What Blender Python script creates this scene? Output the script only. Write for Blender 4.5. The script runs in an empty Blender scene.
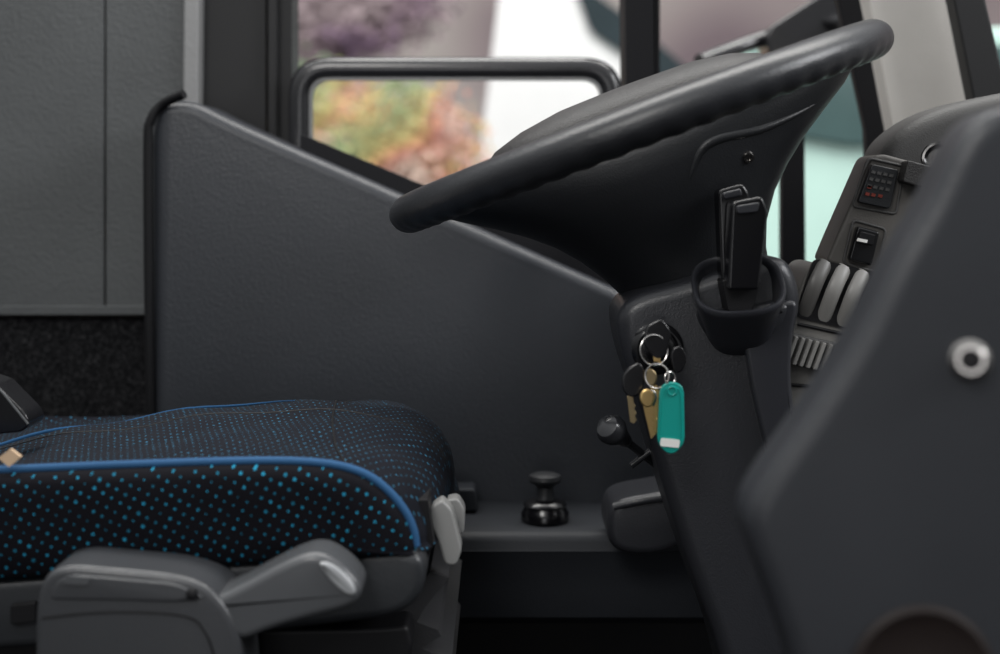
import bpy, bmesh, math, random
from mathutils import Vector, Matrix
random.seed(4)
F=52/36*1000; V0=190.0; ZC=0.70
def S(u,v,d): return Vector(((u-500)*d/F, d, ZC+(V0-v)*d/F))
COL=bpy.context.scene.collection
# ---------------- materials
def mk(name):
    m=bpy.data.materials.new(name); m.use_nodes=True
    nt=m.node_tree; b=nt.nodes['Principled BSDF']; return m,nt,b
def N(nt,t,**k):
    n=nt.nodes.new(t)
    for a,v in k.items(): setattr(n,a,v)
    return n
def plastic(name,col,rough=.5,spec=.3,bump=.0,bscale=500,var=.12,metal=0,vscale=6):
    m,nt,b=mk(name)
    b.inputs['Roughness'].default_value=rough
    b.inputs['Specular IOR Level'].default_value=spec
    b.inputs['Metallic'].default_value=metal
    tc=N(nt,'ShaderNodeTexCoord')
    nz=N(nt,'ShaderNodeTexNoise'); nz.inputs['Scale'].default_value=vscale; nz.inputs['Detail'].default_value=6
    nt.links.new(tc.outputs['Object'],nz.inputs['Vector'])
    cr=N(nt,'ShaderNodeValToRGB')
    cr.color_ramp.elements[0].position=.3; cr.color_ramp.elements[1].position=.7
    cr.color_ramp.elements[0].color=(*[c*(1-var) for c in col],1)
    cr.color_ramp.elements[1].color=(*[min(1,c*(1+var)) for c in col],1)
    nt.links.new(nz.outputs['Fac'],cr.inputs['Fac']); nt.links.new(cr.outputs['Color'],b.inputs['Base Color'])
    if bump>0:
        v=N(nt,'ShaderNodeTexVoronoi'); v.inputs['Scale'].default_value=bscale
        n2=N(nt,'ShaderNodeTexNoise'); n2.inputs['Scale'].default_value=bscale*.5; n2.inputs['Detail'].default_value=5
        ad=N(nt,'ShaderNodeMath',operation='ADD')
        nt.links.new(tc.outputs['Object'],v.inputs['Vector']); nt.links.new(tc.outputs['Object'],n2.inputs['Vector'])
        nt.links.new(v.outputs['Distance'],ad.inputs[0]); nt.links.new(n2.outputs['Fac'],ad.inputs[1])
        bp=N(nt,'ShaderNodeBump'); bp.inputs['Strength'].default_value=bump; bp.inputs['Distance'].default_value=.001
        nt.links.new(ad.outputs[0],bp.inputs['Height']); nt.links.new(bp.outputs['Normal'],b.inputs['Normal'])
    return m
def dotted(name,axes,spacing,thr,base,dot,varsize=.5,rotd=10,soft=0,rnd=.10):
    m,nt,b=mk(name); b.inputs['Roughness'].default_value=.9; b.inputs['Specular IOR Level'].default_value=.1
    tc=N(nt,'ShaderNodeTexCoord'); sp=N(nt,'ShaderNodeSeparateXYZ'); cb=N(nt,'ShaderNodeCombineXYZ')
    nt.links.new(tc.outputs['Object'],sp.inputs[0])
    nt.links.new(sp.outputs[axes[0]],cb.inputs[0]); nt.links.new(sp.outputs[axes[1]],cb.inputs[1])
    rot=N(nt,'ShaderNodeMapping'); rot.inputs['Rotation'].default_value=(0,0,math.radians(rotd)); nt.links.new(cb.outputs[0],rot.inputs[0])
    v=N(nt,'ShaderNodeTexVoronoi',voronoi_dimensions='2D'); v.inputs['Scale'].default_value=1/spacing; v.inputs['Randomness'].default_value=rnd
    nt.links.new(rot.outputs[0],v.inputs['Vector'])
    nz=N(nt,'ShaderNodeTexNoise'); nz.inputs['Scale'].default_value=18; nz.inputs['Detail'].default_value=1
    nt.links.new(cb.outputs[0],nz.inputs['Vector'])
    sc=N(nt,'ShaderNodeSeparateColor'); nt.links.new(v.outputs['Color'],sc.inputs[0])
    mr=N(nt,'ShaderNodeMapRange'); mr.inputs[1].default_value=0; mr.inputs[2].default_value=1
    mr.inputs[3].default_value=thr*(1-varsize); mr.inputs[4].default_value=thr*(1+varsize)
    nt.links.new(sc.outputs[0],mr.inputs[0])
    m2=N(nt,'ShaderNodeMapRange'); m2.inputs[1].default_value=.38; m2.inputs[2].default_value=.58; m2.inputs[3].default_value=.8; m2.inputs[4].default_value=1.05
    nt.links.new(nz.outputs['Fac'],m2.inputs[0])
    mu=N(nt,'ShaderNodeMath',operation='MULTIPLY'); nt.links.new(mr.outputs[0],mu.inputs[0]); nt.links.new(m2.outputs[0],mu.inputs[1])
    lt=N(nt,'ShaderNodeMath',operation='LESS_THAN'); nt.links.new(v.outputs['Distance'],lt.inputs[0]); nt.links.new(mu.outputs[0],lt.inputs[1])
    dm=N(nt,'ShaderNodeMix',data_type='RGBA'); dm.inputs[6].default_value=(*[c*.45 for c in dot],1); dm.inputs[7].default_value=(*dot,1)
    nt.links.new(sc.outputs[1],dm.inputs[0])
    mx=N(nt,'ShaderNodeMix',data_type='RGBA'); mx.inputs[6].default_value=(*base,1)
    nt.links.new(dm.outputs[2],mx.inputs[7]); nt.links.new(lt.outputs[0],mx.inputs[0]); nt.links.new(mx.outputs[2],b.inputs['Base Color'])
    n3=N(nt,'ShaderNodeTexNoise'); n3.inputs['Scale'].default_value=900
    nt.links.new(tc.outputs['Object'],n3.inputs['Vector'])
    bp=N(nt,'ShaderNodeBump'); bp.inputs['Strength'].default_value=.3; bp.inputs['Distance'].default_value=.001
    nt.links.new(n3.outputs['Fac'],bp.inputs['Height'])
    if soft:
        n4=N(nt,'ShaderNodeTexNoise'); n4.inputs['Scale'].default_value=14; n4.inputs['Detail'].default_value=1
        nt.links.new(tc.outputs['Object'],n4.inputs['Vector'])
        b2=N(nt,'ShaderNodeBump'); b2.inputs['Strength'].default_value=soft; b2.inputs['Distance'].default_value=.02
        nt.links.new(n4.outputs['Fac'],b2.inputs['Height']); nt.links.new(b2.outputs['Normal'],bp.inputs['Normal'])
    nt.links.new(bp.outputs['Normal'],b.inputs['Normal'])
    return m
def ramp_mat(name,stops,scale,rough=.8,detail=2,dist=0):
    m,nt,b=mk(name); b.inputs['Roughness'].default_value=rough; b.inputs['Specular IOR Level'].default_value=.1
    tc=N(nt,'ShaderNodeTexCoord'); nz=N(nt,'ShaderNodeTexNoise'); nz.inputs['Scale'].default_value=scale; nz.inputs['Detail'].default_value=detail; nz.inputs['Distortion'].default_value=dist
    nt.links.new(tc.outputs['Object'],nz.inputs['Vector'])
    cr=N(nt,'ShaderNodeValToRGB'); e=cr.color_ramp.elements
    e[0].position=stops[0][0]; e[0].color=(*stops[0][1],1); e[1].position=stops[-1][0]; e[1].color=(*stops[-1][1],1)
    for p,c in stops[1:-1]:
        k=e.new(p); k.color=(*c,1)
    nt.links.new(nz.outputs['Fac'],cr.inputs['Fac']); nt.links.new(cr.outputs['Color'],b.inputs['Base Color'])
    return m
M_wall=plastic('leatherette_grey',(.086,.091,.093),.46,.4,.42,240)
M_wallstrip=plastic('leatherette_light',(.28,.28,.28),.45,.4,.3,260)
M_carpet=ramp_mat('carpet_dark',[(.35,(.004,.004,.005)),(.55,(.014,.014,.015)),(.7,(.05,.05,.052))],420,.95,3)
M_door=plastic('door_vinyl',(.029,.032,.038),.38,.42,.22,420,.18,vscale=3)
M_ledge=plastic('ledge_plastic',(.017,.019,.023),.55,.22,.12,500)
M_pillar=plastic('pillar_dark',(.018,.018,.019),.5,.3,.1,500)
M_black=plastic('rubber_black',(.005,.005,.006),.5,.25)
M_frame=plastic('window_frame_black',(.016,.016,.018),.22,.7)
M_frame2=plastic('pillar_edge_black',(.010,.010,.012),.6,.2)
M_fab=plastic('pillar_fabric_light',(.60,.575,.54),.8,.2,.3,900)
M_wheel=plastic('wheel_leather',(.018,.019,.022),.32,.55,.2,600)
M_hub=plastic('wheel_hub_plastic',(.012,.013,.015),.40,.42,.15,700)
M_shr=plastic('wheel_shroud_plastic',(.012,.013,.015),.45,.4,.15,700)
M_pad=plastic('horn_pad',(.026,.025,.025),.48,.4,.35,700)
M_col=plastic('column_plastic',(.020,.021,.025),.34,.5,.12,700)
M_cup=plastic('cup_plastic',(.024,.025,.030),.28,.55,.06,700)
M_gloss=plastic('gloss_black',(.004,.004,.005),.20,.55)
M_keyb=plastic('key_head_black',(.006,.006,.007),.20,.6)
M_dash=plastic('dash_grey',(.062,.061,.060),.55,.35,.2,700)
M_dash2=plastic('dash_taupe',(.085,.080,.074),.5,.35,.15,700)
M_vent=plastic('dash_light',(.155,.150,.141),.45,.4,.1,700)
M_vent2=plastic('rocker_light',(.22,.215,.205),.4,.4)
M_vent3=plastic('rocker_grey',(.095,.092,.088),.4,.4)
M_cons=plastic('console_bluegrey',(.027,.029,.034),.40,.45,.12,500)
M_chrome=plastic('chrome',(.36,.345,.33),.15,.5,metal=1)
M_brass=plastic('brass',(.75,.52,.22),.28,.5,metal=1)
M_steel=plastic('steel',(.62,.60,.58),.22,.5,metal=1)
M_steel2=plastic('aged_brass',(.36,.28,.16),.35,.5,metal=1)
M_teal=plastic('teal_plastic',(.0,.27,.23),.35,.5,var=.05)
M_white=plastic('white_paper',(.75,.75,.72),.6,.2,var=.03)
M_brown=plastic('brown_rubber',(.014,.009,.008),.6,.3)
M_shell=plastic('seat_shell',(.022,.024,.027),.36,.45,.1,600)
M_bell=plastic('bellows_cloth',(.026,.026,.028),.6,.3,.2,500)
M_arm=plastic('seat_adjuster_grey',(.040,.042,.046),.3,.5,.1,700)
M_knob=plastic('lever_knob_black',(.020,.021,.024),.22,.65)
M_lever=plastic('lever_grey',(.068,.071,.076),.26,.5)
M_lip=plastic('glossy_lip',(.24,.24,.24),.25,.6)
M_lever2=plastic('lever_light',(.22,.22,.215),.35,.5)
M_tip=plastic('lever_silver_tip',(.30,.31,.32),.2,.7)
M_pipe=plastic('piping_blue',(.02,.075,.17),.7,.2)
M_pipe2=plastic('piping_blue_dim',(.016,.06,.135),.8,.1)
M_tan=plastic('tan_tag',(.5,.36,.24),.7,.2)
M_red=plastic('red_mark',(.18,.035,.025),.6,.2)
M_top=dotted('seat_fabric_top',(0,1),.0070,.115,(.008,.009,.013),(.04,.18,.30),.3,30,.8,.08)
M_side=dotted('seat_fabric_side',(0,2),.0074,.125,(.004,.004,.006),(.015,.22,.36),.38,28,.3,.12)
M_floor=ramp_mat('floor_rubber',[(.4,(.006,.006,.007)),(.7,(.012,.012,.013))],60)
# ---------------- geometry
def rpoly(pts,r=8,seg=6):
    out=[]; n=len(pts)
    for i in range(n):
        p=Vector(pts[i][:2]); rr=pts[i][2] if len(pts[i])>2 else r
        a=Vector(pts[i-1][:2]); b=Vector(pts[(i+1)%n][:2])
        la=(a-p).length; lb=(b-p).length
        if rr<=0 or la==0 or lb==0: out.append(p); continue
        ra=min(rr,la*.48); rb=min(rr,lb*.48)
        A=p+(a-p)/la*ra; B=p+(b-p)/lb*rb
        for k in range(seg+1):
            t=k/seg; out.append(A*(1-t)**2+p*2*t*(1-t)+B*t*t)
    return out
def g_prism(pts,y0,y1,r=8,trace=None,taper=0):
    P=rpoly(pts,r); d=trace or y0
    W=[S(p[0],p[1],d) for p in P]; n=len(W)
    c=sum(W,Vector())/n
    vs=[Vector((w.x,y0,w.z)) for w in W]+[Vector((w.x+(c.x-w.x)*taper,y1,w.z+(c.z-w.z)*taper)) for w in W]
    fs=[list(range(n)),list(range(2*n-1,n-1,-1))]
    for i in range(n):
        j=(i+1)%n; fs.append([i,i+n,j+n,j])
    return vs,fs
def g_pad(pts,y0,y1,w,r=8,seg=7,wy=None):
    # prism with a true quarter-round front edge of width w
    wy=wy or w
    P=[Vector((S(p[0],p[1],y0).x,S(p[0],p[1],y0).z)) for p in rpoly(pts,r)]
    Pc=[P[0]]
    for p in P[1:]:
        if (p-Pc[-1]).length>1e-5: Pc.append(p)
    P=Pc; n=len(P)
    ar=sum(P[i].x*P[(i+1)%n].y-P[(i+1)%n].x*P[i].y for i in range(n)); sg=1 if ar>0 else -1
    nr=[]
    for i in range(n):
        a=(P[i]-P[i-1]).normalized(); b=(P[(i+1)%n]-P[i]).normalized()
        na=Vector((-a.y,a.x))*sg; nb=Vector((-b.y,b.x))*sg; m=(na+nb)
        m=m.normalized() if m.length>1e-4 else na
        nr.append(m/max(.6,m.dot(na)))
    rings=[[Vector((p.x,y1,p.y)) for p in P]]
    for k in range(seg+1):
        t=k/seg*math.pi/2; off=w*(1-math.cos(t)); y=y0+wy*(1-math.sin(t))
        rings.append([Vector((p.x+m.x*off,y,p.y+m.y*off)) for p,m in zip(P,nr)])
    return g_rings(rings)
def spline(P,sub=8):
    P=[Vector(p) for p in P]; out=[]
    for i in range(len(P)-1):
        p0=P[max(i-1,0)];p1=P[i];p2=P[i+1];p3=P[min(i+2,len(P)-1)]
        for k in range(sub):
            t=k/sub
            out.append(.5*((2*p1)+(p2-p0)*t+(2*p0-5*p1+4*p2-p3)*t*t+(3*p1-p0-3*p2+p3)*t**3))
    out.append(P[-1]); return out
def g_rings(rings,caps=True,closed=False):
    n=len(rings[0]); vs=[v for r in rings for v in r]; fs=[]
    m=len(rings)
    for i in range(m if closed else m-1):
        a=i*n; b=((i+1)%m)*n
        for k in range(n):
            l=(k+1)%n; fs.append([a+k,a+l,b+l,b+k])
    if caps and not closed:
        fs.append(list(range(n-1,-1,-1))); fs.append(list(range((m-1)*n,m*n)))
    return vs,fs
def g_tube(path,r,seg=12,sx=1,sz=1,closed=False):
    rings=[]; m=len(path)
    for i,p in enumerate(path):
        if closed: t=(path[(i+1)%m]-path[i-1])
        else: t=(path[min(i+1,m-1)]-path[max(i-1,0)])
        t=t.normalized(); ref=Vector((0,1,0)) if abs(t.y)<.95 else Vector((1,0,0))
        a=t.cross(ref).normalized(); b=a.cross(t).normalized()
        rr=r[i] if isinstance(r,list) else r
        rings.append([p+a*math.cos(2*math.pi*k/seg)*rr*sx+b*math.sin(2*math.pi*k/seg)*rr*sz for k in range(seg)])
    return g_rings(rings,True,closed)
def g_lathe(prof,o,axis,seg=32,ex=1.0,ref=None):
    axis=Vector(axis).normalized(); ref=Vector(ref) if ref else (Vector((0,1,0)) if abs(axis.y)<.9 else Vector((1,0,0)))
    a=(ref-axis*ref.dot(axis)).normalized(); b=axis.cross(a)
    return g_rings([[o+axis*h+a*math.cos(2*math.pi*k/seg)*r*ex+b*math.sin(2*math.pi*k/seg)*r for k in range(seg)] for r,h in prof],True)
def g_box(c,s):
    c=Vector(c); vs=[c+Vector((x*s[0]/2,y*s[1]/2,z*s[2]/2)) for x in(-1,1) for y in(-1,1) for z in(-1,1)]
    return vs,[[0,1,3,2],[4,6,7,5],[0,4,5,1],[2,3,7,6],[0,2,6,4],[1,5,7,3]]
def ob(name,geos,mat,bev=0,parent=None,label=None,seg=3,sharp=40,recalc=True):
    vs=[];fs=[]
    for v,f in geos:
        o=len(vs); vs+=v; fs+=[[i+o for i in q] for q in f]
    mn=Vector([min(v[i] for v in vs) for i in range(3)]); mx=Vector([max(v[i] for v in vs) for i in range(3)])
    c=(mn+mx)/2
    me=bpy.data.meshes.new(name); me.from_pydata([v-c for v in vs],[],fs); me.update()
    if recalc:
        bm=bmesh.new(); bm.from_mesh(me); bmesh.ops.recalc_face_normals(bm,faces=bm.faces); bm.to_mesh(me); bm.free()
    for p in me.polygons: p.use_smooth=True
    o=bpy.data.objects.new(name,me); COL.objects.link(o); o.location=c
    me.materials.append(mat)
    if bev:
        b=o.modifiers.new('b','BEVEL'); b.width=bev; b.segments=seg; b.limit_method='ANGLE'; b.angle_limit=math.radians(35)
        w=o.modifiers.new('w','WEIGHTED_NORMAL'); w.keep_sharp=True
    else: me.set_sharp_from_angle(angle=math.radians(sharp))
    if parent:
        o.parent=parent; o.matrix_parent_inverse=Matrix.Translation(-parent.location)
    if label: o['label']=label
    return o
def top(o,label,cat,group=None):
    o['label']=label; o['category']=cat
    if group: o['group']=group
    return o
def struct(o,label=None,cat='structure'):
    o['kind']='structure'
    if label: o['label']=label; o['category']=cat
    return o
def empty(name,loc,label,cat):
    e=bpy.data.objects.new(name,None); e.location=loc; e.empty_display_size=.05; COL.objects.link(e); return top(e,label,cat)
def X(u,d): return (u-500)*d/F

# ---------------- setting
struct(ob('floor',[g_box((0,.9,-.02),(4.2,2.2,.04))],M_floor),'black rubber cab floor','floor')
struct(ob('wall_left',[g_prism([(-420,-260),(104,-260),(104,314),(-420,314)],1.74,1.80,2),
                       g_prism([(106,-260),(186,-260),(182,314),(106,314)],1.74,1.80,2),
                       g_prism([(-420,306),(184,306),(184,315),(-420,315)],1.735,1.80,1)],M_wall,.004),'grey grained leatherette side lining with stitched seam','wall')
struct(ob('trim_1',[g_prism([(186,-260),(201,-260),(197,180),(182,180)],1.73,1.80,3)],M_wallstrip,.004),'light grey vertical edging strip','trim')
struct(ob('wall_back',[g_prism([(-420,318),(200,318),(200,1000),(-420,1000)],1.75,1.80,1,trace=1.75)],M_carpet),'black speckled carpet wall covering','wall')
struct(ob('trim_2',[g_prism([(200,-260),(266,-260),(266,330),(200,330)],1.76,1.82,2),
                    g_prism([(268,-260),(276,-260),(276,330),(268,330)],1.75,1.82,1),
                    g_prism([(277,-260),(292,-260),(292,330),(277,330)],1.77,1.83,1)],M_pillar,.002),'dark ribbed door pillar','pillar')
# door panel
dp=[(150,104,44),(190,98,44),(228,119,70),(400,194,100),(640,300,100),(760,356,60),(760,545,60),(151,545,60)]
struct(ob('door_1',[g_pad(dp,1.62,1.74,.015,10)],M_door,sharp=60),'dark grey grained vinyl door panel with sloping top','door')
struct(ob('trim_3',[g_tube(spline([S(151,425,1.62),S(149,300,1.62),S(148,150,1.62),S(151,120,1.62),S(163,104,1.62),S(184,94,1.61)],8),.0055)],M_black),'black rubber edge seal','seal')
struct(ob('wall_front',[g_prism([(640,285),(1350,285),(1350,1000),(640,1000)],1.75,1.79,1,trace=1.70),
                        g_prism([(150,520),(760,520),(760,1010),(150,1010)],1.645,1.66,1,trace=1.62)],M_black),'black lower cab wall','wall')
# window frames
struct(ob('window_1',[g_prism([(286,-260),(294,-260),(294,190),(286,190)],1.80,1.83,1),
    g_prism([(300,134),(308,137),(430,188),(520,226),(660,286),(660,305),(300,160)],1.67,1.70,1),
    g_prism([(622,-260),(652,-260),(656,290),(628,290)],1.74,1.82,2),
    ],M_frame2,.002),'black window frame with sloping lower sill','window')
def frame_pts(off,d):
    P=rpoly([(299-off,240,0),(299-off,68-off,30+off),(612+off,68-off,30+off),(612+off,240,0)],seg=8)
    return [S(p[0],p[1],d) for p in P]
oA,iA=frame_pts(11,1.71),frame_pts(-11,1.71)
rings=[]
for a,b in zip(oA,iA):
    rings.append([Vector((a.x,1.714,a.z)),Vector((a.x*.7+b.x*.3,1.708,a.z*.7+b.z*.3)),Vector((a.x*.3+b.x*.7,1.708,a.z*.3+b.z*.7)),Vector((b.x,1.714,b.z)),Vector((b.x,1.740,b.z)),Vector((a.x,1.740,a.z))])
struct(ob('window_2',[g_rings(rings)],M_frame,sharp=70),'rounded glossy black sliding window frame','window')
struct(ob('trim_4',[g_tube([Vector((p.x,1.712,p.z)) for p in frame_pts(-11,1.71)],.0020,8)],M_lip),'thin glossy grey lip of sliding window','trim')
# right pillars
struct(ob('window_3',[g_prism([(655,-260),(660,-260),(660,290),(655,290)],1.75,1.80,1),
    g_prism([(782,60),(804,60),(806,290),(782,290)],1.74,1.76,1),
    g_prism([(780,276),(900,276),(900,300),(780,300)],1.70,1.72,1)],M_frame2,.002),'black front side window frame','window')
struct(ob('trim_5',[g_prism([(790,-260),(866,-20),(872,0),(898,128),(892,300),(872,300),(866,128),(838,0),(760,-260)],1.68,1.70,4)],M_frame2,.003),'black slanted windscreen pillar edge','pillar')
struct(ob('trim_6',[g_prism([(800,-260),(869,0),(895,138),(980,118),(958,0),(884,-260)],1.60,1.64,5)],M_fab,.008),'light grey fabric lined windscreen pillar','pillar')
struct(ob('trim_7',[g_prism([(886,-260),(954,0),(978,120),(1014,118),(986,0),(930,-260)],1.55,1.58,5)],M_pillar,.005),'dark windscreen surround','pillar')
# ledge
lz=S(0,502,1.62).z
xl,xr=-.050,X(715,1.48)
prof=[(1.635,lz+.001),(1.60,lz+.001),(1.52,lz-.0005),(1.492,lz-.002),(1.485,lz-.005),(1.481,lz-.011),(1.480,lz-.018),(1.4785,lz-.020),(1.480,lz-.023),(1.482,lz-.06),(1.487,lz-.090),(1.500,lz-.100),(1.635,lz-.115)]
ledge=ob('side_ledge',[g_rings([[Vector((x,y,z)) for y,z in prof] for x in (xl,xr)])],M_ledge,sharp=35)
top(ledge,'dark plastic ledge running below the door panel','ledge')
ob('end_cap',[g_prism([(445,489),(475,489),(478,512),(445,512)],1.56,1.60,4)],M_ledge,.004,parent=ledge)
# knob on ledge
kb=empty('valve_knob',Vector((X(545,1.53),1.53,lz)),'black mushroom-shaped push knob on the ledge','knob')
o=kb.location+Vector((0,0,-.001)); q=1.53/F
ob('knob_base',[g_lathe([(22*q,0),(24*q,2*q),(24*q,9*q),(22*q,12*q),(21*q,15*q),(22*q,17*q),(20*q,20*q),(14*q,22*q),(11*q,23*q)],o,(0,0,1))],M_gloss,parent=kb)
ob('knob_cap',[g_lathe([(11*q,20*q),(8.5*q,26*q),(8*q,34*q),(11*q,37*q),(15*q,39*q),(16.5*q,42*q),(15.5*q,46*q),(11*q,48*q),(4*q,49*q)],o,(0,0,1))],M_shr,parent=kb)
# foot bracket
br=empty('grab_bracket',S(640,520,1.42),'dark plastic rounded bracket on the ledge','bracket')
ob('bracket_body',[g_pad([(607,516,22),(616,500,22),(660,493,30),(740,478,20),(740,516,20),(700,534,30),(670,553,36),(640,557,30),(616,552,26),(607,538,22)],1.42,1.50,.009,16)],M_col,parent=br,sharp=60)
ob('bracket_lip',[g_tube(spline([S(614,507,1.424),S(640,501,1.419),S(665,497,1.419),S(700,489,1.419)],6),.0042)],M_col,parent=br)

# ---------------- knobbed lever by the column
kl=empty('knob_lever',S(645,455,1.3),'black ball-ended lever beside the steering column','lever')
p0=S(612,430,1.22);p1=S(655,464,1.27);ax=(p1-p0); z=1.40/F
ob('lever_knob',[g_lathe([(4*z,-11*z),(10*z,-9*z),(13.5*z,-3*z),(13*z,3*z),(9.5*z,11*z),(7*z,20*z),(5.5*z,26*z),(4*z,28*z)],p0,ax)],M_knob,parent=kl)
ob('lever_rod',[g_tube([p0+ax*.3,p1+ax*.6],.0036)],M_knob,parent=kl)
ob('lever_pin',[g_tube([S(631,466,1.25),S(652,450,1.255)],.0030)],M_knob,parent=kl)

# ---------------- steering column
col=empty('steering_column',Vector((X(800,1.3),1.3,0)),'dark plastic steering column shroud rising from the floor','steering column')
cp=[(616,300,46),(692,280,40),(765,256,20),(792,260,26),(804,300,26),(795,338,30),(792,378,30),(800,450,20),(815,654,10),(835,1020,0),(800,1020,0),(722,654,40),(690,570,40),(664,490,40),(640,405,60),(620,348,40)]
ob('column_shroud',[g_pad(cp,1.20,1.30,.013,20)],M_col,parent=col,sharp=60)
ob('side_cover',[g_pad([(742,330,10),(770,306,14),(800,298,14),(793,332,14),(791,375,14),(798,455,14),(808,590,6),(782,520,4),(764,440,10),(752,390,10)],1.190,1.25,.004,6)],M_cup,parent=col,sharp=60)
ob('socket_housing',[g_pad([(694,306,16),(730,312,20),(794,296,26),(790,326,30),(756,356,34),(708,342,34)],1.188,1.25,.010,20)],M_col,parent=col,sharp=60)
axis=Vector((-.10,-.62,.78)).normalized(); o=S(738,328,1.212); e=1.2/F
cupg=[(28*e,-14*e),(32*e,-4*e),(35*e,8*e),(38*e,24*e),(42*e,42*e),(45*e,55*e),(45.5*e,60*e),(44*e,62*e),(41*e,61*e),(39.5*e,56*e),(38*e,44*e),(35*e,28*e),(31*e,16*e)]
def squircle(prof,o,axis,seg=56,p=2.8,ex=1.0):
    axis=axis.normalized(); a=(Vector((1,0,0))-axis*axis.x).normalized(); b=axis.cross(a); R=[]
    for r,h in prof:
        ring=[]
        for k in range(seg):
            t=2*math.pi*k/seg; c,s=math.cos(t),math.sin(t)
            s_=(abs(c)**p+abs(s)**p)**(-1/p)
            ring.append(o+axis*h+a*c*s_*r+b*s*s_*r*ex)
        R.append(ring)
    return g_rings(R)
ob('lever_boot',[squircle(cupg,o,axis,ex=.95)],M_cup,parent=col,sharp=60,label='open rounded cup around the hand lever')
hl=empty('hand_lever',S(742,298,1.18),'black glossy twin hand lever standing in the column cup','lever')
ob('lever_grip',[g_prism([(732,202,5),(762,196,5),(768,210,6),(759,290,4),(728,290,4)],1.155,1.182,5)],M_gloss,.005,parent=hl)
ob('lever_back',[g_prism([(718,190,5),(743,183,5),(750,194,5),(744,288,4),(722,288,4)],1.185,1.21,5)],M_gloss,.005,parent=hl)
ob('grip_button',[g_prism([(736,206,3),(760,202,3),(758,212,3),(738,214,3)],1.151,1.16,3)],M_cup,.002,parent=hl)
ob('grip_button',[g_prism([(722,193,3),(741,188,3),(743,196,3),(724,200,3)],1.181,1.19,3)],M_cup,.002,parent=hl)
ob('lever_stem',[g_prism([(722,280,3),(762,280,3),(752,312,3),(728,312,3)],1.17,1.20,3)],M_black,.003,parent=hl)

# ---------------- steering wheel
sw=empty('steering_wheel',S(637,128,1.30),'large black leather-rimmed steering wheel with deep hub','steering wheel')
al=math.atan2(174,462); E1=Vector((math.cos(al),0,math.sin(al))); E2=Vector((0,1,0)); NN=Vector((-math.sin(al),0,math.cos(al))); C=sw.location; Q=1.3/F
R=241*Q; rr=19*Q; rings=[]
MJ=600
for i in range(MJ):
    th=2*math.pi*i/MJ; d=E1*math.cos(th)+E2*math.sin(th); ring=[]
    w=math.sin(th*56)
    for k in range(24):
        ph=2*math.pi*k/24; cc,ss=math.cos(ph),math.sin(ph)
        amt=max(0,-ss)**1.5
        r_=rr*(1+.038*w*amt)
        ring.append(C+d*(R+r_*cc*1.15)+NN*r_*ss*1.0)
    rings.append(ring)
ob('rim',[g_rings(rings,False,True)],M_wheel,parent=sw,sharp=180)
def oval(c,Ll,Lr,ry,seg=72,p=2.15):
    out=[]
    for k in range(seg):
        t=2*math.pi*k/seg; cs,sn=math.cos(t),math.sin(t); s_=(abs(cs)**p+abs(sn)**p)**(-1/p)
        L=Lr if cs>0 else Ll
        out.append(C+E1*(cs*s_*L*Q)+E2*sn*s_*ry+NN*c*Q)
    return out
sec=[(6,222,226,.080),(0,228,230,.090),(-8,224,229,.096),(-18,210,222,.100),(-30,192,208,.102),(-45,168,184,.100),(-64,141,154,.095),(-84,118,128,.088),(-105,100,106,.080),(-130,84,88,.071),(-155,72,78,.064),(-175,67,74,.060),(-195,66,72,.058)]
ob('hub',[g_rings([oval(c,a,b,y) for c,a,b,y in sec])],M_hub,parent=sw,sharp=50)
def surf(u,v,out=.0):
    y=1.2
    for _ in range(30):
        P=S(u,v,y)-C; a=P.dot(E1)/Q; cc=P.dot(NN)/Q
        for (c0,l0,r0,y0),(c1,l1,r1,y1) in zip(sec,sec[1:]):
            if c1<=cc<=c0:
                t=(cc-c0)/(c1-c0); L=(r0+(r1-r0)*t) if a>0 else (l0+(l1-l0)*t); ry=y0+(y1-y0)*t
                f=max(0,1-min(1,abs(a)/L)**2.15)**(1/2.15); y=y*.5+.5*(1.3-ry*f-out); break
    return S(u,v,y)
rp=[p+Vector((0,.0020,0)) for p in spline([surf(690,178),surf(700,152),surf(718,139),surf(760,129),surf(800,112),surf(830,94)],8)]
ob('hub_ridge',[g_tube(rp,[.0005+.0040*math.sin(math.pi*min(1,i/40+.08))**.6 for i in range(41)],12)],M_hub,parent=sw)
sec2=[(4,158,150,.088),(16,157,148,.088),(27,142,136,.082),(36,112,112,.068),(42,72,76,.045),(44,20,20,.012)]
ob('horn_pad',[g_rings([oval(c,a,b,y,p=2.8) for c,a,b,y in sec2])],M_pad,parent=sw,sharp=60)
so=surf(748,157)
ob('screw',[g_lathe([(5*Q,-6*Q),(6*Q,1*Q),(5*Q,3*Q),(3*Q,3*Q),(2.5*Q,1*Q)],so,(0.1,-1,-.45),20)],M_chrome,parent=sw)

# ---------------- keys
k=1.17/F
ig=empty('ignition_switch',S(657,348,1.2),'black round ignition lock on the column','ignition lock')
ob('lock_barrel',[g_lathe([(26*k,0),(27*k,5*k),(24*k,9*k),(21*k,10*k),(19*k,8*k)],S(657,348,1.2),(0,-1,0)),g_lathe([(15*k,0),(15*k,20*k),(12*k,22*k)],S(657,346,1.2),(0,-1,0))],M_keyb,parent=ig)
def key(bowpts,blade,y,mb,lab,mblade=None):
    K=empty('key',S(bowpts[0][0],bowpts[0][1],y),lab,'key')
    ob('key_bow',[g_prism(bowpts,y,y+.005,6)],mb,.0015,parent=K)
    if blade: ob('key_blade',[g_prism(blade,y+.001,y+.003,0.6)],mblade or M_brass,.0003,parent=K)
    return K
key([(646,326),(662,318),(672,332),(667,356),(656,360),(643,344)],[(652,350),(662,350),(660,362),(654,362)],1.160,M_keyb,'ignition key with black plastic head in the lock')
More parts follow.
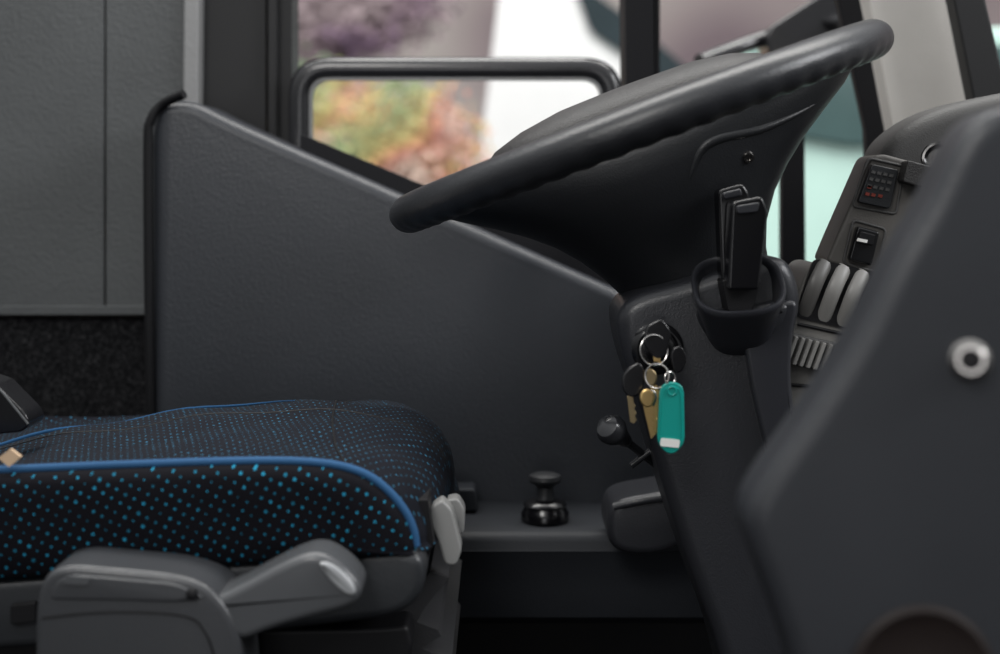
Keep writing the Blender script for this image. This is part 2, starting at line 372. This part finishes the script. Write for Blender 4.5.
key([(672,348),(682,345),(688,358),(683,372),(674,374),(670,358)],None,1.166,M_keyb,'key with black plastic head hanging on the ring')
key([(628,368),(640,361),(646,373),(643,392),(632,399),(622,391),(622,376)],[(627,396),(633,395),(634,403),(636,406),(634,409),(637,413),(635,416),(637,420),(634,424),(630,422)],1.158,M_keyb,'black fob-headed key hanging on the ring',M_steel2)
key([(641,391),(649,388),(656,395),(654,405),(646,409),(639,401)],[(643,405),(653,404),(653,412),(651,415),(654,418),(652,421),(655,424),(653,428),(656,434),(651,439),(645,414)],1.147,M_brass,'bright brass house key hanging on the ring')
key([(646,390),(655,389),(658,398),(654,408),(647,407)],[(648,406),(654,406),(658,414),(656,417),(660,422),(658,426),(661,430),(658,435),(654,431)],1.152,M_steel,'small steel key hanging on the ring')
key([(645,370),(652,368),(658,375),(656,385),(649,387),(643,380)],[(650,386),(657,385),(660,395),(658,399),(661,404),(659,408),(661,414),(657,420)],1.154,M_steel2,'worn brass key hanging on the ring')
def torus(c,R,r,nrm,seg=48):
    nrm=Vector(nrm).normalized(); a=nrm.cross(Vector((0,0,1))).normalized(); b=nrm.cross(a)
    return g_tube([c+a*R*math.cos(2*math.pi*i/seg)+b*R*math.sin(2*math.pi*i/seg) for i in range(seg)],r,8,closed=True)
top(ob('key_ring',[torus(S(654,350,1.157),15*k,.0006,(.35,-1,.1)),torus(S(654,350,1.1585),14.7*k,.0006,(.34,-1,.11))],M_steel),'thin steel split ring holding the keys','key ring')
top(ob('key_ring',[torus(S(657,376,1.147),12*k,.0006,(-.4,-1,.2)),torus(S(657,376,1.1482),11.7*k,.0006,(-.4,-1,.2))],M_steel),'steel split ring holding the teal tag','key ring')
top(ob('key_ring',[torus(S(670,378,1.144),6*k,.0006,(.5,-1,.1)),],M_steel),'tiny steel link joining tag and ring','key ring')
tg=empty('key_tag',S(672,420,1.146),'teal oval plastic key tag with white label','key tag')
tagp=[(660,386,9),(672,381,10),(684,386,9),(685,444,9),(671,457,12),(657,444,9)]
ob('tag_body',[g_prism(tagp,1.142,1.146,9)],M_teal,.0012,parent=tg)
ob('tag_rim',[g_tube([S(p[0],p[1],1.142) for p in rpoly([(663,390,8),(672,386,8),(681,390,8),(682,442,9),(671,452,10),(660,442,9)],9)],.0006,6,closed=True)],M_teal,parent=tg)
ob('tag_eyelet',[torus(S(672,391,1.1415),4*k,.0009,(0,-1,.01))],M_teal,parent=tg)
ob('tag_label',[g_prism([(661,438,2),(680,440,2),(679,448,2),(660,446,2)],1.1410,1.143,2)],M_white,parent=tg)

# ---------------- dashboard
D=empty('dashboard',S(900,300,1.45),'grey instrument dashboard with hooded cluster and switches','dashboard')
ob('cluster_hood',[g_pad([(880,172,10),(886,142,40),(930,110,70),(1000,92,80),(1200,60),(1200,330),(940,330),(900,200)],1.30,1.37,.016,20)],M_dash,parent=D,sharp=60)
ob('hood_rear',[g_prism([(1000,140,20),(1200,90),(1240,330),(1000,330)],1.36,1.60,20)],M_dash,.02,parent=D,seg=5)
ob('dash_body',[g_prism([(895,175),(960,160),(1200,160),(1200,1060),(860,1060),(835,440),(840,380),(890,270)],1.33,1.37,10)],M_dash,.01,parent=D)
ob('switch_panel',[g_prism([(872,156,8),(884,154,4),(936,168,6),(912,230,6),(884,278,8),(826,262,6),(836,238,6)],1.275,1.33,6)],M_dash2,.006,parent=D)
ob('panel_frame',[g_tube([S(p[0],p[1],1.274) for p in rpoly([(868,158),(904,166),(896,214),(852,206)],5)],.0012,8,closed=True)],M_dash,parent=D)
ob('panel_frame',[g_tube([S(p[0],p[1],1.274) for p in rpoly([(853,220),(886,229),(876,272),(843,263)],5)],.0012,8,closed=True)],M_dash,parent=D)
ob('display',[g_prism([(872,164,3),(899,170,3),(890,209,3),(858,202,3)],1.268,1.28,3)],M_hub,.001,parent=D)
for u,v in [(866,192),(872,193),(879,194),(868,185)]:
    ob('warning_light',[g_prism([(u,v,0),(u+4,v+1,0),(u+3,v+4,0),(u-1,v+3,0)],1.2665,1.269,0)],M_red,parent=D)
for i in range(4):
    for j in range(3):
        ob('display_cell',[g_prism([(872+i*6-j*2,170+j*7+i*1.2,0),(876+i*6-j*2,171+j*7+i*1.2,0),(875+i*6-j*2,174+j*7+i*1.2,0),(871+i*6-j*2,173+j*7+i*1.2,0)],1.2665,1.269,0)],M_dash,parent=D)
rs=ob('rocker_switch',[g_prism([(858,226,3),(880,232,3),(872,266,3),(849,260,3)],1.266,1.28,3)],M_gloss,.002,parent=D)
ob('rocker_paddle',[g_prism([(861,231,2),(876,235,2),(873,246,2),(857,242,2)],1.258,1.268,2)],M_black,.002,parent=rs)
ob('rocker_mark',[g_prism([(858,238,0),(868,240,0),(867,243,0),(857,241,0)],1.2565,1.259,0)],M_white,parent=rs)
ob('gauge_ring',[torus(S(938,158,1.27),15*e,.0025,(-.5,-1,.3)),g_lathe([(14*e,0),(13*e,3*e)],S(938,158,1.275),(-.5,-1,.3))],M_gloss,parent=D)
ob('indicator_block',[g_prism([(908,160,3),(944,170,3),(932,190,3),(903,182,3)],1.255,1.275,3)],M_pad,.002,parent=D)
vb=ob('vent_cluster',[g_pad([(812,262,14),(872,276,10),(868,330,20),(842,382,20),(812,432,20),(778,405,18),(775,362,18),(796,300,30)],1.25,1.34,.008,10)],M_vent,parent=D,sharp=60)
ob('rocker_recess',[g_prism([(814,258,8),(874,272,8),(852,330,8),(795,317,8)],1.2475,1.252,6)],M_black,parent=vb)
for i,(a,b,c,m) in enumerate([((826,262),(815,285),(804,315),M_vent3),((845,267),(834,290),(823,320),M_vent2),((864,272),(853,295),(842,325),M_vent2)]):
    P=spline([S(a[0],a[1],1.25),S(b[0],b[1],1.241),S(c[0],c[1],1.25)],6)
    n=len(P)
    ob('thumb_wheel',[g_tube(P,[.0056,.0060]+[.0063]*(n-4)+[.0060,.0056],16,sx=1.05,sz=.55)],m,parent=vb)
ob('vent_grille',[g_prism([(792,333,4),(846,345,4),(833,374,4),(781,362,4)],1.243,1.252,4)],M_dash,.002,parent=vb)
for i in range(7):
    u=795+i*7; v=336+i*1.6
    ob('vent_slat',[g_prism([(u,v,0),(u+4,v+1,0),(u-6,v+28,0),(u-10,v+27,0)],1.237,1.246,0)],M_vent2,.001,parent=vb)
ob('vent_seam',[g_tube([S(798,324,1.249),S(862,338,1.249)],.0015,8)],M_black,parent=vb)
ob('vent_seam',[g_tube([S(780,384,1.249),S(838,388,1.249)],.0015,8)],M_black,parent=vb)

# ---------------- foreground console
CN=empty('side_console',Vector((.3,.80,0)),'dark blue-grey moulded console panel with chrome lock','console')
cpn=[(1016,104,30),(984,114,44),(960,142,44),(932,205,60),(895,264,70),(856,345,70),(806,422,70),(762,482,70),(746,516,40),(754,552,50),(774,600,50),(794,660,20),(812,740,10),(812,1520,0),(1200,1520,0),(1200,70,0)]
ob('console_body',[g_pad(cpn,.76,.80,.012,12,wy=.009)],M_cons,parent=CN,sharp=60)
ob('console_back',[g_prism([(985,140,20),(1240,110,0),(1240,1435,0),(860,1435,0),(800,560,20),(792,520,20),(865,420,20),(915,330,20)],.80,.85,12)],M_pillar,.01,parent=CN)
c=.76/F
la=(-.28,-1,.12)
lk=ob('lock',[g_lathe([(20*c,0),(21*c,3*c),(20*c,6*c),(16*c,8*c),(15*c,9*c),(15*c,19*c),(14*c,20*c),(11*c,20*c),(10*c,18*c),(10*c,6*c)],S(970,360,.76),la)],M_chrome,parent=CN,label='round chrome lock')
ob('lock_core',[g_lathe([(10.5*c,0),(10.5*c,15*c),(9*c,16*c),(4*c,16*c)],S(970,360,.76),la)],M_black,parent=lk)
ob('round_grommet',[g_lathe([(72*c,-2*c),(74*c,3*c),(68*c,7*c),(60*c,4*c),(54*c,1*c),(20*c,1*c)],S(922,678,.76),(0,-1,0),64)],M_brown,parent=CN,label='brown rubber round grommet')

# ---------------- driver seat
ST=empty('driver_seat',Vector((X(150,1.3),1.3,0)),'suspension driver seat with blue-dotted black fabric and blue piping','seat')
A=[(-330,482),(-80,474),(0,471),(120,466),(250,462),(320,464),(360,473),(385,489),(404,511),(413,530),(416,547),(400,552),(200,564),(0,577),(-80,582),(-330,600)]
B=[(-190,468),(-60,454),(20,438),(95,422),(200,407),(290,401),(350,399),(398,405),(430,421),(449,448),(453,482),(440,505),(250,516),(85,528),(20,532),(-190,545)]
def closed_spl(P,sub=5):
    n=len(P); P=[Vector((*p,0)) for p in P]; out=[]
    for i in range(n):
        p0,p1,p2,p3=P[i-1],P[i],P[(i+1)%n],P[(i+2)%n]
        for kk in range(sub):
            t=kk/sub; out.append(.5*((2*p1)+(p2-p0)*t+(2*p0-5*p1+4*p2-p3)*t*t+(3*p1-p0-3*p2+p3)*t**3))
    return out
As=[S(p.x,p.y,1.08) for p in closed_spl(A)]; Bs=[S(p.x,p.y,1.3) for p in closed_spl(B)]
def secY(y):
    t=(y-1.08)/.46
    w=math.sin(math.pi*min(max(t,0),1))**.55 if 0<t<1 else 0
    dz=-.11*max(0,y-1.27)
    out=[]
    for i,(a,b) in enumerate(zip(As,Bs)):
        p=Vector((a.x+(b.x-a.x)*w,y,a.z+(b.z-a.z)*w+dz))
        if 5<i<50: p.z+=w*.0018*(math.sin(p.x*55+y*23)+math.sin(p.x*-31+y*61+1))
        out.append(p)
    return out
ys=[1.08,1.084,1.09,1.10,1.12,1.14,1.165,1.19,1.215,1.24,1.27,1.3,1.33,1.36,1.39,1.42,1.45,1.47,1.50,1.52,1.532,1.538,1.54]
ob('seat_cushion',[g_rings([secY(y) for y in ys])],M_top,parent=ST,sharp=70,label='black cushion with fine blue dots')
cen=sum(As,Vector())/len(As)
rg=[]
for s,y in [(1,1.082),(.998,1.073),(.985,1.066),(.95,1.060),(.8,1.056),(.4,1.054)]:
    rg.append([Vector((cen.x+(a.x-cen.x)*(s if a.x>cen.x else 1-(1-s)*.3),y,cen.z+(a.z-cen.z)*s)) for a in As])
ob('cushion_side',[g_rings(rg)],M_side,parent=ST,sharp=80,label='black side fabric with turquoise dots')
pp=spline([S(u,v-1,1.074) for u,v in A[:11]],6)
ob('piping',[g_tube(pp,.0033,10)],M_pipe,parent=ST,label='blue piping')
bp=[Vector((p.x,1.33,p.z+.0010)) for p in secY(1.33)[3:26]]
ob('piping',[g_tube(bp,[.0020*min(1,(24-i)/10) for i in range(len(bp))],10)],M_pipe2,parent=ST,label='dim blue piping')
ob('seam',[g_tube([secY(y)[29]+Vector((0,0,.0001)) for y in ys[1:-3]],.0009,8)],M_black,parent=ST)
ob('seam',[g_tube([secY(1.24)[i]+Vector((0,0,.0001)) for i in range(5,46)],.0008,8)],M_black,parent=ST)
ob('seat_shell',[g_pad([(-330,600,5),(0,579,5),(400,549,10),(424,556,14),(426,588,16),(410,610,16),(385,619,16),(260,634,10),(-330,672,5)],1.063,1.45,.008,8)],M_shell,parent=ST,sharp=60)
ob('seat_base',[g_prism([(-330,640),(380,628),(408,626,6),(412,645,4),(405,700),(-330,700)],1.09,1.44,6)],M_black,.006,parent=ST)
ob('suspension_bellows',[g_prism([(405,600,1),(430,572,0),(449,578,1),(426,606,1),(417,622,1),(438,630,1),(441,636,1),(422,648,1),(452,662,1),(430,690,1),(450,720,1),(425,760,2),(200,760,2),(200,640,2)],1.13,1.44,1)],M_bell,.0008,parent=ST)
ob('seat_pedestal',[g_prism([(-100,700),(400,700),(420,1000),(-120,1000)],1.14,1.44,3,trace=1.2)],M_black,.01,parent=ST)
ob('shell_slot',[g_prism([(10,605,3),(36,602,3),(36,622,3),(10,625,3)],1.058,1.07,3)],M_black,.001,parent=ST)
ad=ob('adjuster_housing',[g_pad([(35,606,16),(44,574,18),(68,565,18),(178,575,30),(212,588,30),(236,622,30),(244,664,30),(246,900,10),(34,900,10)],1.0,1.062,.005,10)],M_arm,parent=ST,sharp=60)
ob('housing_lid',[g_pad([(48,600,8),(57,580,8),(74,574,8),(176,583,14),(206,598,8),(180,603,10),(120,601,8)],.9985,1.006,.002,6)],M_arm,parent=ad)
ob('symbol_plate',[g_prism([(66,576,1),(90,578,1),(88,585,1),(63,584,1)],.9970,.999,1)],M_lever,parent=ad)
ob('housing_line',[g_tube(spline([S(42,618,.9998),S(110,612,.9998),(S(184,616,.9998)),S(206,634,.9998),S(216,664,.9998)]),.0008,8)],M_black,parent=ad)
ob('housing_button',[g_lathe([(5*k,-1*k),(5*k,2*k),(3.5*k,3*k)],S(192,594,.9985),(0,-1,.1),20)],M_black,parent=ad)
ob('tilt_lever',[g_pad([(194,604,14),(228,593,40),(288,560,40),(318,551,24),(346,567,26),(364,590,22),(354,608,22),(300,621,40),(262,633,26),(240,643,18),(214,624,20)],1.003,1.045,.006,10)],M_lever,parent=ST,sharp=60,label='grey adjusting lever')
ob('lever_tip',[g_pad([(316,562,10),(330,563,10),(347,576,14),(358,592,10),(350,598,10),(334,586,10)],1.0005,1.012,.0025,6)],M_tip,parent=ST,label='silver grey lever end cap')
ob('adjusting_paddle',[g_pad([(430,508,4),(442,500,4),(452,510,5),(462,550,5),(456,566,5),(445,565,6),(438,540,10),(429,522,5)],1.12,1.14,.002,6)],M_lever2,parent=ST,label='light grey paddle')
ob('adjusting_paddle',[g_pad([(446,500,4),(458,498,5),(465,510,4),(464,534,5),(454,534,5)],1.16,1.18,.002,6)],M_lever2,parent=ST,label='light grey paddle')
ob('paddle_bracket',[g_prism([(418,500,2),(428,500,2),(434,545,2),(426,560,2),(418,545,2)],1.10,1.20,2)],M_black,.002,parent=ST)
bk=empty('seat_belt_buckle',S(5,415,1.2),'black seat belt buckle lying on the seat','seat belt buckle')
ob('buckle_body',[g_prism([(-40,372,4),(-4,384,4),(26,414,6),(30,424,5),(22,432,5),(-40,438,3)],1.17,1.21,4)],M_gloss,.004,parent=bk)
ob('buckle_edge',[g_tube([S(-20,376,1.168),S(2,392,1.168),S(28,424,1.168)],.0010,8)],M_lever,parent=bk)
ob('fabric_tag',[g_prism([(-2,458,1),(10,449,1),(21,457,1),(9,467,1)],1.066,1.070,1)],M_tan,parent=ST,label='small tan fabric tag')

# ---------------- outside
GZ=-1.3
M_pave=ramp_mat('pavement',[(.4,(.35,.34,.33)),(.7,(.5,.48,.47))],.8)
g=ob('ground',[g_box((0,22,GZ-.05),(80,39,.1))],M_pave); struct(g,'grey pavement outside','ground')
M_bld=ramp_mat('building_wall',[(.35,(.28,.22,.24)),(.5,(.44,.37,.37)),(.65,(.58,.53,.50))],.6,detail=0)
bl=struct(ob('wall_outside',[g_box((0,16,4),(46,.6,12))],M_bld),'pale pink building facade across the street','building')
M_vw=plastic('van_white',(.60,.60,.61),.45,.3,var=.03)
M_vg=plastic('van_glass',(.02,.03,.035),.1,.6)
M_mint=plastic('mint_paint',(.46,.66,.60),.4,.4,var=.03)
def leaves(c,rx,ry,rz,n,size,seed):
    rnd=random.Random(seed); vs=[];fs=[]
    for i in range(n):
        d=Vector((rnd.gauss(0,1),rnd.gauss(0,1),rnd.gauss(0,1))).normalized(); f=rnd.random()**.5*(1+rnd.gauss(0,.12))
        p=c+Vector((d.x*rx*f,d.y*ry*f,d.z*rz*f))
        a=Vector((rnd.gauss(0,1),rnd.gauss(0,.5),rnd.gauss(0,1))).normalized(); b=a.cross(Vector((rnd.gauss(0,.3),-1,rnd.gauss(.3,.3)))).normalized()
        s=size*rnd.uniform(.6,1.3); o=len(vs)
        vs+=[p-a*s,p+b*s*.5,p+a*s,p-b*s*.5]; fs.append([o,o+1,o+2,o+3])
    return vs,fs
def bush(c,r,mat,name,lab,seed,cat='bush',rz=1,n=5000,size=.02):
    E=empty(name,Vector((c.x,c.y,GZ)),lab,cat)
    ob('foliage',[leaves(c,r,r*.6,r*rz,n,size,seed)],mat,parent=E,recalc=False)['kind']='stuff'
    ob('trunk',[g_tube([Vector((c.x,c.y,GZ)),Vector((c.x,c.y,c.z-r*rz*.3)),Vector((c.x+.02,c.y,c.z+r*rz*.4))],[r*.09,r*.06,r*.02],8)],M_brown,parent=E)
M_pur=ramp_mat('purple_leaves',[(.34,(.15,.10,.17)),(.46,(.22,.15,.22)),(.54,(.32,.24,.28)),(.62,(.42,.34,.36))],1.6,detail=0)
M_grn=ramp_mat('green_yellow_leaves',[(.30,(.16,.24,.14)),(.42,(.28,.32,.15)),(.50,(.44,.38,.16)),(.58,(.46,.28,.16)),(.68,(.44,.34,.30))],3.2,detail=0)
M_org=ramp_mat('orange_flowers',[(.30,(.22,.28,.15)),(.42,(.42,.38,.17)),(.50,(.52,.33,.16)),(.57,(.48,.21,.17)),(.68,(.52,.40,.34))],4.2,detail=0)
bush(S(345,-15,9),.64,M_pur,'tree','purple-leaved tree outside the window',3,'tree',.72,n=10000,size=.032)
bush(S(300,170,5.9),.48,M_grn,'flowering_bush','green and yellow flowering bush outside',5,rz=.85,n=10000,size=.018)
bush(S(405,180,4.7),.27,M_org,'flowering_bush','orange and red flowering bush outside',8,rz=1.2,n=9000,size=.012)
V=empty('parked_van',Vector((.6,6.3,GZ)),'white van parked outside the window','van')
ob('van_body',[g_prism([(508,-80,10),(560,-20,30),(632,28,10),(700,80,30),(720,180,20),(720,470,10),(455,470,10),(468,250,30)],6.0,7.8,20)],M_vw,.05,parent=V)
ob('van_windscreen',[g_prism([(572,-22,3),(632,20,6),(694,74,6),(660,78,6),(590,30,6)],5.97,6.1,4)],M_vg,.01,parent=V)
for u in (500,680):
    ob('van_wheel',[g_lathe([(.33,0),(.36,.04),(.36,.2),(.33,.24),(.2,.22)],Vector((X(u,6),6.2,GZ+.36)),(0,-1,0))],M_black,parent=V)
W=empty('parked_bus',Vector((2.2,4.5,GZ)),'mint green bus with dark windows parked outside','bus')
ob('bus_body',[g_prism([(742,40,20),(1150,20,10),(1150,590,10),(742,590,10)],4.5,5.7,20)],M_mint,.05,parent=W)
M_teal2=plastic('bus_window_teal',(.05,.09,.09),.15,.5)
ob('bus_window',[g_prism([(750,52,8),(1130,40,8),(1130,140,8),(850,146,8),(750,128,8)],4.47,4.6,8)],M_teal2,.01,parent=W)
for u in (800,1080):
    ob('bus_wheel',[g_lathe([(.4,0),(.45,.04),(.45,.22),(.4,.26),(.2,.22)],Vector((X(u,4.5),4.68,GZ+.45)),(0,-1,0))],M_black,parent=W)
mi=empty('side_mirror',S(790,45,2.1),'black exterior side mirror on a curved arm','mirror')
ob('mirror_arm',[g_tube(spline([S(700,62,2.05),S(745,45,2.1),S(800,28,2.12),S(850,20,2.05)]),.012)],M_frame,parent=mi)
ob('mirror_head',[g_prism([(765,30,12),(842,-20,12),(842,50,12),(770,60,12)],2.08,2.16,12)],M_frame,.015,parent=mi)

# ---------------- light
w=bpy.data.worlds.new('World'); bpy.context.scene.world=w; w.use_nodes=True; nt=w.node_tree
bg=nt.nodes['Background']; tc=N(nt,'ShaderNodeTexCoord'); sp=N(nt,'ShaderNodeSeparateXYZ'); mr=N(nt,'ShaderNodeMapRange')
nt.links.new(tc.outputs['Generated'],sp.inputs[0]); nt.links.new(sp.outputs[2],mr.inputs[0])
mr.inputs[1].default_value=-.05; mr.inputs[2].default_value=.9; mr.inputs[3].default_value=.13; mr.inputs[4].default_value=1.1
nt.links.new(mr.outputs[0],bg.inputs['Strength']); bg.inputs[0].default_value=(.96,.98,1,1)
def area(name,loc,tgt,size,en,col=(1,1,1)):
    l=bpy.data.lights.new(name,'AREA'); l.shape='RECTANGLE'; l.size=size[0]; l.size_y=size[1]; l.energy=en; l.color=col
    o=bpy.data.objects.new(name,l); COL.objects.link(o); o.location=loc
    o.rotation_euler=(Vector(tgt)-Vector(loc)).to_track_quat('-Z','Y').to_euler()
area('windscreen_light',(2.2,.6,1.9),(.2,1.3,.6),(1.0,.8),34,(.97,.98,1))
area('doorway_light',(-.7,-.9,2.2),(0,1.5,.6),(.8,.8),23,(1,.98,.95))
area('low_fill_light',(-.3,-1.3,.7),(.2,1.3,.8),(.8,.8),3.5,(.98,.98,1))  # added low fill from the camera side, lifts the wheel underside
area('outside_fill_light',(0,2.6,5.0),(0,7.5,0),(6,3),560,(1,.98,.94))  # added area lamp brightening the exterior objects in place of a sun
cam=bpy.data.cameras.new('camera'); co=bpy.data.objects.new('camera',cam); COL.objects.link(co)
co.location=(0,0,ZC); co.rotation_euler=(math.pi/2,0,0); cam.lens=52; cam.sensor_width=36; cam.shift_y=(V0-327)/1000
cam.clip_start=.05; cam.dof.use_dof=True; cam.dof.focus_distance=1.28; cam.dof.aperture_fstop=3.4
bpy.context.scene.camera=co
bpy.context.scene.view_settings.view_transform='Standard'
